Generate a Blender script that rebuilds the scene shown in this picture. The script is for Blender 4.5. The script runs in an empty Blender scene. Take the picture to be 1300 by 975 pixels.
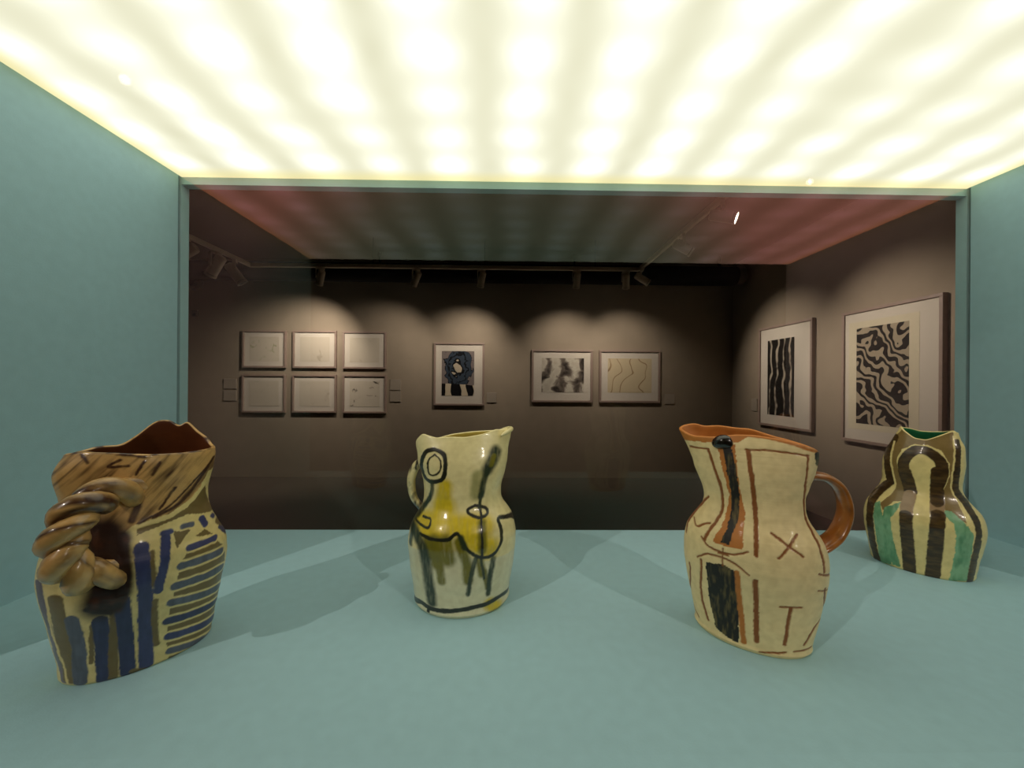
import bpy, bmesh, math
import numpy as np
from mathutils import Matrix, Vector

C = bpy.context.scene.collection
S = bpy.context.scene
R = math.radians

# ------------------------------------------------------------------ camera
EYE = Vector((0.0, 0.0, 1.5))
YAW, ROLL, FPX = 0.0153, 0.007, 488.0
fw = Vector((math.sin(YAW), math.cos(YAW), 0))
r0 = Vector((math.cos(YAW), -math.sin(YAW), 0))
u0 = r0.cross(fw)
rt = r0 * math.cos(ROLL) + u0 * math.sin(ROLL)
up = -r0 * math.sin(ROLL) + u0 * math.cos(ROLL)
cam_d = bpy.data.cameras.new('camera')
cam_d.sensor_width = 36
cam_d.lens = 36 * FPX / 1300
cam_d.clip_start = 0.01
cam = bpy.data.objects.new('camera', cam_d)
C.objects.link(cam)
M = Matrix((rt, up, -fw)).transposed().to_4x4()
M.translation = EYE
cam.matrix_world = M
S.camera = cam

# ------------------------------------------------------------------ world and exposure
w = bpy.data.worlds.new('world')
S.world = w
w.use_nodes = True
w.node_tree.nodes['Background'].inputs[0].default_value = (0, 0, 0, 1)
w.node_tree.nodes['Background'].inputs[1].default_value = 0.0
S.view_settings.view_transform = 'Standard'
S.view_settings.look = 'None'
S.view_settings.exposure = 0.05
S.view_settings.gamma = 1.0
S.view_settings.use_curve_mapping = False

PANEL_GLOW = 1.0          # brightness of the light box diffuser
GALLERY_SPOT = 75.0        # gallery track spotlights
VISITOR_SPOT = 105.0        # spotlights on the visitors' side

# dimensions of the case (metres)
X0, X1 = -0.845, 1.228
YF, YB = 0.348, 1.0
ZD, ZP = 1.12, 2.03


# ------------------------------------------------------------------ helpers
def lin(c):
    return tuple((v / 255 / 12.92) if v / 255 <= 0.04045 else ((v / 255 + 0.055) / 1.055) ** 2.4 for v in c)


def rgba(c):
    return (*lin(c), 1)


class NT:
    """tiny node-tree helper"""
    def __init__(self, name):
        self.m = bpy.data.materials.new(name)
        self.m.use_nodes = True
        self.t = self.m.node_tree
        self.t.nodes.clear()
        self.out = self.n('ShaderNodeOutputMaterial')

    def n(self, kind, **kw):
        nd = self.t.nodes.new(kind)
        for k, v in kw.items():
            setattr(nd, k, v)
        return nd

    def l(self, a, b):
        self.t.links.new(a, b)

    def ramp(self, fac, stops, interp='LINEAR'):
        r = self.n('ShaderNodeValToRGB')
        r.color_ramp.interpolation = interp
        el = r.color_ramp.elements
        while len(el) < len(stops):
            el.new(0.5)
        for e, (p, c) in zip(el, stops):
            e.position = p
            e.color = c if len(c) == 4 else (*c, 1)
        if fac is not None:
            self.l(fac, r.inputs[0])
        return r

    def math(self, op, a, b=None):
        m = self.n('ShaderNodeMath', operation=op)
        for i, v in enumerate((a, b)):
            if v is None:
                continue
            if isinstance(v, (int, float)):
                m.inputs[i].default_value = v
            else:
                self.l(v, m.inputs[i])
        return m.outputs[0]

    def mix(self, fac, a, b, blend='MIX'):
        m = self.n('ShaderNodeMix', data_type='RGBA', blend_type=blend)
        for s, v in ((m.inputs[0], fac), (m.inputs[6], a), (m.inputs[7], b)):
            if isinstance(v, (int, float)):
                s.default_value = v
            elif isinstance(v, tuple):
                s.default_value = v
            else:
                self.l(v, s)
        return m.outputs[2]


def surface(name, col, rough=0.6, var=0.08, scale=30, bump=0.0, bscale=200, metal=0.0, spec=0.5):
    t = NT(name)
    b = t.n('ShaderNodeBsdfPrincipled')
    tc = t.n('ShaderNodeTexCoord')
    nz = t.n('ShaderNodeTexNoise')
    nz.inputs['Scale'].default_value = scale
    nz.inputs['Detail'].default_value = 5
    t.l(tc.outputs['Object'], nz.inputs['Vector'])
    c = lin(col)
    lo = tuple(v * (1 - var) for v in c)
    hi = tuple(min(1, v * (1 + var)) for v in c)
    r = t.ramp(nz.outputs['Fac'], [(0.3, lo), (0.7, hi)])
    t.l(r.outputs[0], b.inputs['Base Color'])
    b.inputs['Roughness'].default_value = rough
    b.inputs['Metallic'].default_value = metal
    b.inputs['Specular IOR Level'].default_value = spec
    if bump:
        n2 = t.n('ShaderNodeTexNoise')
        n2.inputs['Scale'].default_value = bscale
        n2.inputs['Detail'].default_value = 3
        t.l(tc.outputs['Object'], n2.inputs['Vector'])
        bp = t.n('ShaderNodeBump')
        bp.inputs['Strength'].default_value = bump
        bp.inputs['Distance'].default_value = 0.002
        t.l(n2.outputs['Fac'], bp.inputs['Height'])
        t.l(bp.outputs[0], b.inputs['Normal'])
    t.l(b.outputs[0], t.out.inputs[0])
    return t.m


def glass(name, tint_by_angle, edge=None):
    """a flat pane: what is not mirrored passes straight through; the coating's tint and strength follow the angle of incidence"""
    t = NT(name)
    fr = t.n('ShaderNodeFresnel')
    fr.inputs['IOR'].default_value = 1.5
    mr = t.n('ShaderNodeMapRange')
    mr.inputs['From Min'].default_value = 0.04
    mr.inputs['From Max'].default_value = 0.08
    t.l(fr.outputs[0], mr.inputs[0])
    r = t.ramp(mr.outputs[0], tint_by_angle)
    gl = t.n('ShaderNodeBsdfGlossy')
    gl.inputs['Roughness'].default_value = 0.0
    t.l(r.outputs[0], gl.inputs['Color'])
    tr = t.n('ShaderNodeBsdfTransparent')
    tr.inputs['Color'].default_value = (0.93, 0.94, 0.93, 1)
    ad = t.n('ShaderNodeAddShader')
    t.l(gl.outputs[0], ad.inputs[0])
    t.l(tr.outputs[0], ad.inputs[1])
    t.l(ad.outputs[0], t.out.inputs[0])
    return t.m


def clear(name, col):
    t = NT(name)
    tr = t.n('ShaderNodeBsdfTransparent')
    tr.inputs['Color'].default_value = (*col, 1)
    t.l(tr.outputs[0], t.out.inputs[0])
    return t.m


def emit(name, col, strength):
    t = NT(name)
    e = t.n('ShaderNodeEmission')
    e.inputs[0].default_value = (*col, 1)
    e.inputs[1].default_value = strength
    t.l(e.outputs[0], t.out.inputs[0])
    return t.m


def mesh_obj(name, bm_or_me, mats, parent=None, smooth=False):
    if isinstance(bm_or_me, bmesh.types.BMesh):
        me = bpy.data.meshes.new(name)
        bmesh.ops.recalc_face_normals(bm_or_me, faces=bm_or_me.faces)
        bm_or_me.to_mesh(me)
        bm_or_me.free()
    else:
        me = bm_or_me
    for m in (mats if isinstance(mats, (list, tuple)) else [mats]):
        me.materials.append(m)
    if smooth:
        me.polygons.foreach_set('use_smooth', [True] * len(me.polygons))
    o = bpy.data.objects.new(name, me)
    C.objects.link(o)
    if parent:
        o.parent = parent
    return o


def box(bm, lo, hi, bevel=0.0):
    g = bmesh.ops.create_cube(bm, size=1)
    vs = g['verts']
    for v in vs:
        v.co = Vector([lo[i] + (v.co[i] + 0.5) * (hi[i] - lo[i]) for i in range(3)])
    if bevel:
        es = list({e for v in vs for e in v.link_edges})
        bmesh.ops.bevel(bm, geom=es, offset=bevel, segments=2, affect='EDGES', profile=0.5)


def boxes(name, lst, mat, parent=None, bevel=0.0):
    bm = bmesh.new()
    for lo, hi in lst:
        box(bm, lo, hi, bevel)
    return mesh_obj(name, bm, mat, parent)


def cyl(bm, p0, p1, r0_, r1_=None, seg=24, caps=True):
    p0, p1 = Vector(p0), Vector(p1)
    d = p1 - p0
    mt = Matrix.Translation((p0 + p1) / 2) @ d.to_track_quat('Z', 'Y').to_matrix().to_4x4()
    bmesh.ops.create_cone(bm, cap_ends=caps, segments=seg, radius1=r0_, radius2=r0_ if r1_ is None else r1_, depth=d.length, matrix=mt)


def tag(o, label, cat, group=None):
    o['label'] = label
    o['category'] = cat
    if group:
        o['group'] = group
    return o


def thing(name, label, cat, loc=(0, 0, 0), rz=0.0, group=None):
    o = bpy.data.objects.new(name, None)
    o.empty_display_size = 0.05
    C.objects.link(o)
    o.location = loc
    o.rotation_euler = (0, 0, rz)
    return tag(o, label, cat, group)


def structure(o):
    o['kind'] = 'structure'
    return o


# ------------------------------------------------------------------ materials of the place
TEAL = (172, 212, 221)
M_teal = surface('teal_paint', TEAL, rough=0.55, var=0.03, scale=60, bump=0.12, bscale=350, spec=0.3)
M_wall = surface('taupe_wall_paint', (145, 131, 112), rough=0.8, var=0.04, scale=6, bump=0.05, bscale=120, spec=0.2)
M_ceil = surface('dark_ceiling_paint', (96, 86, 76), rough=0.9, var=0.05, scale=4, spec=0.1)
M_floor = surface('dark_brown_floor', (76, 65, 53), rough=0.65, var=0.08, scale=10, bump=0.05, bscale=60, spec=0.3)
M_black = surface('black_duct_paint', (16, 15, 15), rough=0.8, var=0.1, scale=20, spec=0.2)
M_rim = surface('duct_collar_grey', (96, 88, 78), rough=0.6)
M_track = surface('grey_track_enamel', (196, 188, 170), rough=0.5, var=0.04)
M_spot = surface('grey_spotlight_enamel', (196, 188, 170), rough=0.45, var=0.04)
M_dark = surface('dark_gasket', (28, 26, 24), rough=0.7)
M_frame = surface('pale_taupe_wood_frame', (142, 121, 108), rough=0.5, var=0.1, scale=25)
M_mat = surface('off_white_mount_board', (212, 197, 183), rough=0.85, var=0.02)
M_label = surface('taupe_caption_plate', (150, 138, 122), rough=0.35, var=0.03)
M_lens = emit('lit_spotlight_lens', (1.0, 0.9, 0.8), 14.0)
M_pane = glass('picture_glazing', [(0.0, (0.012, 0.012, 0.012)), (1.0, (0.03, 0.03, 0.03))])
M_clear = clear('clear_glass_body', (0.99, 1.0, 0.99))
M_back_glass = glass('coated_back_glass', [(0.0, (0.0101, 0.0137, 0.0115)), (0.005, (0.0259, 0.0331, 0.0281)), (0.03, (0.0418, 0.0374, 0.0310)), (0.10, (0.1116, 0.0446, 0.0410)),
                                           (0.25, (0.1368, 0.0518, 0.0475)), (0.6, (0.1296, 0.0540, 0.0468)), (1.0, (0.1440, 0.0720, 0.0648))])
M_front_glass = glass('front_glass', [(0.0, (0.010, 0.010, 0.010)), (1.0, (0.03, 0.03, 0.03))])


def panel_material():
    """back-lit diffuser: LED rows run front to back, each row a line of lamps"""
    t = NT('glowing_diffuser')
    tc = t.n('ShaderNodeTexCoord')
    sp = t.n('ShaderNodeSeparateXYZ')
    t.l(tc.outputs['Object'], sp.inputs[0])
    nz = t.n('ShaderNodeTexNoise')
    nz.inputs['Scale'].default_value = 4.0
    t.l(tc.outputs['Object'], nz.inputs['Vector'])
    wob = t.math('MULTIPLY', t.math('SUBTRACT', nz.outputs['Fac'], 0.5), 0.07)
    x = t.math('ADD', sp.outputs[0], wob)
    cx = t.math('COSINE', t.math('MULTIPLY', t.math('SUBTRACT', x, 0.03), 2 * math.pi / 0.165))
    cy = t.math('COSINE', t.math('MULTIPLY', t.math('SUBTRACT', sp.outputs[1], 0.83), 2 * math.pi / 0.105))
    n2 = t.n('ShaderNodeTexNoise')
    n2.inputs['Scale'].default_value = 2.2
    t.l(tc.outputs['Object'], n2.inputs['Vector'])
    amp = t.math('MULTIPLY', n2.outputs['Fac'], 1.1)
    row = t.math('ADD', t.math('MULTIPLY', cx, amp), 0.5)
    dot = t.math('MULTIPLY', row, t.math('MULTIPLY', cy, 0.16))
    f = t.math('ADD', t.math('MULTIPLY', row, 0.55), dot)
    f = t.math('ADD', f, t.math('MULTIPLY', t.math('SUBTRACT', n2.outputs['Fac'], 0.3), 0.45))
    r = t.ramp(f, [(0.0, rgba((228, 224, 196))), (0.35, rgba((238, 235, 213))), (0.7, rgba((244, 243, 231))), (1.0, rgba((252, 252, 248)))])
    # fewer lamps near the box walls: the rim of the sheet is warmer
    ex = t.math('MINIMUM', t.math('SUBTRACT', sp.outputs[0], X0), t.math('SUBTRACT', X1, sp.outputs[0]))
    ed = t.math('MINIMUM', ex, t.math('SUBTRACT', YB, sp.outputs[1]))
    mr = t.n('ShaderNodeMapRange', interpolation_type='SMOOTHSTEP')
    mr.inputs['From Max'].default_value = 0.05
    mr.inputs['To Min'].default_value = 1.0
    mr.inputs['To Max'].default_value = 0.0
    t.l(ed, mr.inputs[0])
    colr = t.mix(mr.outputs[0], r.outputs[0], rgba((232, 222, 170)))
    e = t.n('ShaderNodeEmission')
    t.l(colr, e.inputs[0])
    # the sheet is brightest over the lamps
    fc = t.n('ShaderNodeClamp')
    t.l(f, fc.inputs[0])
    t.l(t.math('MULTIPLY', t.math('ADD', t.math('MULTIPLY', fc.outputs[0], 0.5), 1.1), PANEL_GLOW), e.inputs[1])
    t.l(e.outputs[0], t.out.inputs[0])
    return t.m


# ------------------------------------------------------------------ the gallery room
structure(boxes('floor', [((-9, -4, -0.1), (3.9, 6.3, 0))], M_floor))
structure(boxes('ceiling', [((-9, -4, 3.45), (3.9, 6.3, 3.55))], M_ceil))
structure(boxes('wall_back', [((-9, 6.15, 0), (3.9, 6.3, 3.45))], M_wall))
structure(boxes('wall_right', [((3.65, 1.06, 0), (3.8, 6.15, 3.45))], M_wall))
structure(boxes('wall_left', [((-9, 1.06, 0), (-8.85, 6.15, 3.45))], M_wall))
# the partition that the case is built into, with its opening
structure(boxes('wall_partition', [((-9, 1.036, 0), (X0 - .1, 1.06, 3.45)), ((X1 + .1, 1.036, 0), (3.8, 1.06, 3.45)),
                                   ((X0 - .1, 1.036, 0), (X1 + .1, 1.06, ZD - .05)), ((X0 - .1, 1.036, ZP + .12), (X1 + .1, 1.06, 3.45))], M_wall))
structure(boxes('wall_front', [((-9, 0.22, 0), (X0 - .1, 0.33, 3.45)), ((X1 + .1, 0.22, 0), (3.8, 0.33, 3.45)),
                               ((X0 - .1, 0.22, 0), (X1 + .1, 0.33, ZD - .05)), ((X0 - .1, 0.22, ZP + .12), (X1 + .1, 0.33, 3.45))], M_teal))

# ------------------------------------------------------------------ the display case
case = thing('display_case', 'teal painted wall display case with glowing ceiling panel and glass back', 'display case', (0, 0, ZD))
T = 0.03


def cb(name, lo, hi, mat, bevel=0.0):
    o = boxes(name, [((lo[0], lo[1], lo[2] - ZD), (hi[0], hi[1], hi[2] - ZD))], mat, case, bevel)
    return o


cb('deck', (X0 - T, YF - .018, ZD - .045), (X1 + T, YB + .0005, ZD), M_teal)
cb('side_panel', (X0 - T, YF - .018, ZD), (X0, YB, ZP + .1), M_teal)
cb('side_panel', (X1, YF - .018, ZD), (X1 + T, YB, ZP + .1), M_teal)
# rear frame behind the glass
cb('frame_header', (X0 - T, YB + .0085, ZP - .019), (X1 + T, YB + .034, ZP + .1), M_teal)
cb('frame_post', (X0 - T, YB + .0085, ZD - .045), (X0 + .000, YB + .034, ZP - .019), M_teal)
cb('frame_post', (X1 - .000, YB + .0085, ZD - .045), (X1 + T, YB + .034, ZP - .019), M_teal)
cb('frame_sill', (X0 + .000, YB + .0085, ZD - .045), (X1 - .000, YB + .034, ZD - .02), M_teal)
# back glass: the coated face looks into the case
bm = bmesh.new()
box(bm, (X0 - .02, YB + .001, ZD - .04 - ZD), (X1 + .02, YB + .008, ZP - .0005 - ZD))
bm.faces.ensure_lookup_table()
g = mesh_obj('back_glass', bm, [M_clear, M_back_glass], case)
for p in g.data.polygons:
    if p.normal.y < -0.9:
        p.material_index = 1
bm = bmesh.new()
box(bm, (X0 - .02, YF - .016, -.04), (X1 + .02, YF - .008, ZP + .1 - ZD))
g = mesh_obj('front_glass', bm, [M_clear, M_front_glass], case)
for p in g.data.polygons:
    if p.normal.y < -0.9:
        p.material_index = 1
# light box: diffuser sheet, thin edge gap all round, lid
dif = cb('light_diffuser', (X0 + .001, YF - .004, ZP), (X1 - .001, YB + .0083, ZP + .006), panel_material())
dif['label'] = 'glowing cream diffuser sheet with bands of LED light'
cb('light_box_lid', (X0, YF - .004, ZP + .09), (X1, YB + .008, ZP + .1), M_teal)

JUG = {}
JUG[1] = dict(loc=[-0.5122, 0.5499, 1.12], rot=42.96,
 a=[77, 78, 79, 80, 82, 84, 86, 88, 90, 92, 94, 95, 96, 96, 96, 94, 90, 87, 83, 80, 77, 75, 73, 73, 74, 76, 77, 77, 75, 74, 73, 73, 73, 73, 73],
 b=[52, 53, 55, 57, 58, 61, 63, 65, 68, 70, 72, 74, 75, 75, 75, 74, 71, 69, 66, 63, 61, 59, 57, 56, 56, 57, 57, 57, 55, 54, 53, 53, 53, 53, 53],
 xc=[1, 1, 2, 2, 2, 2, 2, 2, 2, 2, 2, 2, 2, 1, 1, 0, -2, -3, -4, -4, -4, -2, 0, 2, 3, 4, 4, 6, 7, 9, 9, 9, 9, 9, 9],
 rim=[(11, 279), (40, 300), (55, 318), (61, 306), (71, 318), (83, 319), (90, 313), (101, 299), (115, 285), (138, 287), (180, 278), (185, 281), (216, 288), (245, 285), (273, 280), (299, 278), (319, 278), (341, 278)],
 paint=[
  ('s', 'mauve', 3.4, [(-89, 137), (-85, 104), (-76, 53), (-68, 7)]),
  ('s', 'tan', 6.9, [(-74, 118), (-69, 72), (-62, 10)]),
  ('s', 'cream', 1.1, [(-82, 121), (-79, 80), (-69, 32), (-65, 3)]),
  ('s', 'slate', 6.5, [(-60, 91), (-55, 54), (-54, 6)]),
  ('s', 'tan', 2.3, [(-43, 81), (-44, 56), (-44, 30)]),
  ('s', 'navy', 7.5, [(-36, 85), (-34, 48), (-33, 4)]),
  ('s', 'tan', 4.5, [(-23, 92), (-25, 45), (-25, 3)]),
  ('s', 'navy', 7.4, [(-17, 106), (-14, 58), (-12, 5)]),
  ('s', 'blue', 7.3, [(0, 167), (3, 119), (4, 76), (5, 6)]),
  ('s', 'tan', 2.2, [(10, 159), (12, 116)]),
  ('s', 'tan', 3.3, [(13, 94), (13, 63), (15, 30)]),
  ('s', 'blue', 5.2, [(23, 172), (22, 144), (16, 108)]),
  ('s', 'blue', 3.4, [(20, 178), (28, 178)]),
  ('p', 'tan', 0, [(47, 150), (77, 152), (91, 131), (94, 87), (89, 50), (77, 2), (55, 0), (28, 2), (25, 29), (27, 69), (33, 106), (40, 137)]),
  ('s', 'tan', 3.3, [(-8, 3), (4, -2)]),
  ('s', 'tan', 4.1, [(31, 0), (62, -1), (73, 0)]),
  ('s', 'cream', 6.9, [(47, 151), (77, 150)]),
  ('s', 'blue', 4.1, [(47, 151), (77, 150)]),
  ('s', 'cream', 7.9, [(39, 131), (85, 127)]),
  ('s', 'slate', 5.0, [(39, 131), (85, 127)]),
  ('s', 'cream', 8.3, [(33, 106), (86, 100)]),
  ('s', 'slate', 5.4, [(33, 106), (86, 100)]),
  ('s', 'cream', 8.3, [(29, 84), (84, 69)]),
  ('s', 'slate', 5.4, [(29, 84), (84, 69)]),
  ('s', 'cream', 7.9, [(25, 58), (80, 47)]),
  ('s', 'navy', 5.0, [(25, 58), (80, 47)]),
  ('s', 'cream', 7.9, [(27, 34), (78, 21)]),
  ('s', 'blue', 5.0, [(27, 34), (78, 21)]),
  ('s', 'cream', 7.5, [(28, 12), (74, -2)]),
  ('s', 'slate', 4.6, [(28, 12), (74, -2)]),
  ('p', 'tan', 0, [(31, 177), (49, 173), (34, 155)]),
  ('p', 'tan', 0, [(54, 162), (65, 168), (75, 157)]),
  ('s', 'slate', 3.5, [(41, 180), (50, 179)]),
  ('s', 'blue', 4.0, [(62, 182), (66, 173)]),
  ('s', 'blue', 2.4, [(76, 179), (78, 176)]),
  ('s', 'navy', 2.5, [(86, 159), (95, 147)]),
  ('s', 'tan', 3.3, [(83, 168), (91, 160)]),
  ('p', 'tan', 0, [(-4, 192), (20, 193), (46, 203), (61, 219), (67, 231), (70, 207), (79, 183), (46, 194), (20, 189), (-4, 183)]),
  ('s', 'cream', 1.9, [(80, 247), (61, 221), (46, 207), (27, 197), (-6, 192)]),
  ('p', 'brown', 0, [(86, 251), (72, 247), (61, 226), (46, 211), (27, 201), (-7, 195), (-22, 185), (-57, 190), (-89, 193), (-96, 278), (-72, 306), (-4, 313), (14, 337), (53, 334), (93, 281)]),
  ('g', 'brownd', 1.9, [(78, 266), (61, 240), (40, 213), (11, 200)]),
  ('g', 'brownd', 1.3, [(76, 262), (50, 234), (27, 211), (-3, 196)]),
  ('g', 'brownd', 1.8, [(17, 271), (10, 256)]),
  ('g', 'brownd', 1.6, [(2, 275), (-6, 258)]),
  ('g', 'brownd', 1.5, [(33, 234), (17, 210)]),
  ('g', 'brownd', 1.6, [(-20, 279), (-31, 271), (-12, 271)]),
  ('g', 'brownd', 3.5, [(-3, 222), (-9, 201)]),
  ('g', 'brownd', 1.9, [(-55, 288), (-49, 277)]),
  ('g', 'brownd', 2.1, [(-23, 287), (2, 281)]),
  ('g', 'dark', 18.8, [(-34, 191), (-31, 159), (-30, 130), (-35, 108)]),
  ('g', 'dark', 6.9, [(-17, 184), (-15, 126), (-23, 100)]),
  ('g', 'dark', 2.4, [(-48, 103), (-27, 93)]),
 ])
JUG[2] = dict(loc=[-0.0772, 0.6922, 1.12], rot=6.37,
 a=[82, 83, 85, 86, 88, 89, 91, 92, 93, 94, 95, 95, 94, 92, 89, 84, 77, 71, 68, 68, 69, 71, 74, 76, 79, 80, 81, 82, 82, 81, 81, 81, 81, 81, 81],
 b=[72, 73, 74, 76, 77, 79, 80, 81, 82, 82, 83, 84, 83, 81, 79, 74, 67, 61, 59, 58, 59, 60, 62, 63, 64, 65, 65, 65, 64, 63, 62, 62, 61, 61, 61],
 xc=[2, 1, 1, 1, 1, 1, 1, 1, 1, 1, 1, 1, 2, 2, 3, 4, 4, 2, 1, 1, 1, 2, 2, 2, 1, 1, 1, 0, 0, 0, 0, 0, 0, 0, 0],
 rim=[(0, 288), (34, 292), (56, 290), (77, 288), (105, 283), (127, 276), (157, 282), (180, 272), (198, 283), (211, 291), (235, 285), (257, 287), (273, 286), (297, 291), (318, 298), (340, 295)],
 paint=[
  ('p', 'pale', 0, [(-96, 102), (-46, 117), (-9, 116), (28, 94), (100, 93), (101, -53), (-95, -39)]),
  ('g', 'yellow', 15.6, [(-56, 151), (-9, 150), (36, 147)]),
  ('g', 'yellow', 17.4, [(-29, 175), (-32, 155)]),
  ('g', 'yellow', 15.4, [(-80, 149), (-47, 141)]),
  ('g', 'yellow', 15.8, [(13, 130), (44, 114)]),
  ('g', 'yellow', 11.6, [(-29, 209), (-33, 174)]),
  ('g', 'olivegrey', 10.2, [(26, 225), (23, 197)]),
  ('g', 'yellow', 9.5, [(45, 17), (58, 7)]),
  ('g', 'olive', 6.2, [(-44, 128), (-37, 100), (-32, 64)]),
  ('g', 'olive', 11.6, [(-26, 127), (-22, 101)]),
  ('g', 'olive', 9.2, [(-44, 128), (-40, 92)]),
  ('g', 'olive', 7.8, [(-5, 127), (8, 93), (10, 66)]),
  ('g', 'olive', 7.7, [(-54, 126), (-50, 106)]),
  ('g', 'olive', 7.1, [(32, 151), (32, 113)]),
  ('g', 'olive', 6.3, [(28, 98), (32, 74)]),
  ('g', 'olive', 3.9, [(36, 77), (41, 48)]),
  ('g', 'forest', 8.4, [(-81, 137), (-62, 110), (-54, 65), (-48, 25)]),
  ('g', 'forest', 3.8, [(-84, 138), (-86, 111)]),
  ('g', 'forest', 3.5, [(21, 100), (14, 69), (10, 42)]),
  ('g', 'forest', 4.4, [(50, 95), (46, 70), (43, 36)]),
  ('g', 'forest', 2.0, [(30, 98), (36, 65)]),
  ('s', 'inky', 2.8, [(-67, 133), (-46, 130), (-24, 131), (-9, 140), (0, 130), (8, 117), (28, 102), (48, 101), (63, 115), (65, 134), (61, 153), (84, 148), (93, 140)]),
  ('g', 'forest', 4.7, [(-2, 134), (4, 120)]),
  ('s', 'inky', 2.0, [(31, 170), (32, 105)]),
  ('s', 'inky', 2.4, [(21, 178), (9, 172), (15, 164), (29, 160), (41, 163), (39, 172), (21, 178)]),
  ('s', 'inky', 1.9, [(-65, 156), (-52, 155), (-55, 144), (-68, 145), (-78, 147)]),
  ('g', 'forest', 9.9, [(56, 263), (50, 248), (42, 235)]),
  ('g', 'forest', 5.1, [(44, 239), (36, 216), (31, 192)]),
  ('g', 'forest', 2.8, [(31, 196), (29, 172)]),
  ('g', 'olive', 4.0, [(53, 256), (48, 242)]),
  ('s', 'inky', 3.5, [(-47, 269), (-63, 262), (-70, 239), (-64, 219), (-49, 215), (-33, 221), (-28, 242), (-31, 261), (-47, 269)]),
  ('s', 'inky', 1.5, [(-47, 260), (-57, 249), (-57, 230), (-49, 225), (-38, 233), (-36, 251), (-47, 260)]),
  ('g', 'forest', 3.5, [(-51, 215), (-51, 198), (-58, 180), (-76, 155), (-89, 143)]),
  ('s', 'inky', 3.9, [(-82, 8), (-67, 16), (-50, 13), (-23, 14), (7, 17), (41, 19), (66, 21), (81, 17)]),
  ('s', 'inky', 2.3, [(-54, 15), (-54, 6)]),
  ('s', 'inky', 2.0, [(85, 164), (96, 140)]),
 ])
JUG[3] = dict(loc=[0.3766, 0.5855, 1.12], rot=-32.75,
 a=[75, 76, 78, 80, 82, 84, 86, 88, 90, 91, 93, 94, 94, 94, 93, 91, 88, 82, 75, 69, 66, 66, 67, 71, 74, 78, 80, 83, 85, 86, 88, 88, 88, 88, 88],
 b=[51, 52, 54, 56, 58, 59, 61, 63, 65, 67, 69, 70, 71, 71, 71, 70, 68, 64, 59, 55, 53, 52, 53, 55, 57, 59, 60, 61, 62, 63, 63, 62, 62, 62, 62],
 xc=[0, 1, 1, 1, 1, 1, 1, 1, 1, 1, 1, 1, 1, 1, 1, 1, 1, 1, 1, 2, 2, 2, 1, 1, 0, 0, 0, -1, -2, -4, -5, -6, -6, -6, -6],
 rim=[(0, 284), (45, 293), (65, 298), (87, 308), (100, 308), (117, 311), (135, 309), (148, 313), (180, 301), (186, 301), (209, 297), (240, 299), (261, 305), (277, 306), (298, 302), (319, 296), (341, 290)],
 paint=[
  ('p', 'orange', 0, [(-103, 324), (-56, 330), (-19, 329), (8, 322), (-5, 305), (-15, 297), (-48, 293), (-85, 290), (-103, 288)]),
  ('s', 'orange', 2.1, [(-5, 308), (35, 303), (79, 288)]),
  ('p', 'orange', 0, [(-43, 289), (-20, 294), (-14, 235), (-6, 197), (-9, 151), (-28, 149), (-47, 150), (-32, 182), (-26, 219), (-35, 257)]),
  ('p', 'ink', 0, [(-36, 294), (-26, 296), (-18, 260), (-13, 222), (-14, 186), (-21, 167), (-26, 153), (-37, 152), (-29, 172), (-24, 191), (-24, 224), (-30, 258)]),
  ('i', 'line', 1.4, [(-6, 287), (28, 288), (68, 283)]),
  ('i', 'line', 3.0, [(-3, 284), (3, 238), (7, 190), (8, 147)]),
  ('i', 'line', 1.4, [(68, 283), (67, 253), (65, 227), (66, 195), (77, 170), (85, 144), (86, 127)]),
  ('i', 'line', 1.3, [(80, 127), (96, 118)]),
  ('i', 'line', 1.6, [(-83, 281), (-55, 282)]),
  ('i', 'line', 2.0, [(-55, 281), (-44, 250), (-36, 221), (-37, 191), (-53, 161), (-58, 148)]),
  ('i', 'line', 1.4, [(-62, 150), (-52, 141), (-24, 140), (-2, 149)]),
  ('i', 'line', 1.4, [(-68, 118), (-50, 131), (-21, 130), (-1, 118)]),
  ('i', 'line', 1.5, [(-55, 207), (-71, 183), (-85, 161), (-88, 143)]),
  ('p', 'ink', 0, [(-56, 117), (-33, 123), (-18, 118), (-13, 77), (-13, 9), (-26, 10), (-43, 17), (-51, 58)]),
  ('s', 'orange', 3.5, [(-15, 117), (-12, 78), (-7, 12)]),
  ('i', 'line', 1.2, [(-33, 145), (-33, 121)]),
  ('i', 'line', 1.2, [(-39, 137), (-26, 137)]),
  ('i', 'line', 1.7, [(-62, 116), (-63, 60), (-53, 22)]),
  ('i', 'line', 1.3, [(-81, 100), (-80, 36), (-68, 14)]),
  ('i', 'line', 3.4, [(7, 111), (8, 67), (9, 20)]),
  ('i', 'line', 1.4, [(88, 104), (87, 61), (76, 47), (65, 22)]),
  ('i', 'line', 1.0, [(94, 99), (79, 104)]),
  ('i', 'line', 1.6, [(25, 177), (61, 151)]),
  ('i', 'line', 1.6, [(55, 176), (33, 147)]),
  ('i', 'line', 1.4, [(36, 80), (59, 81)]),
  ('i', 'line', 2.2, [(48, 79), (44, 50), (42, 23)]),
  ('s', 'ink', 4.4, [(80, 283), (82, 271)]),
  ('i', 'line', 1.4, [(12, 5), (43, 11)]),
  ('i', 'line', 1.4, [(53, 13), (74, 15)]),
  ('i', 'line', 1.2, [(-75, 170), (-70, 162), (-59, 169), (-51, 173)]),
 ])
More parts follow.
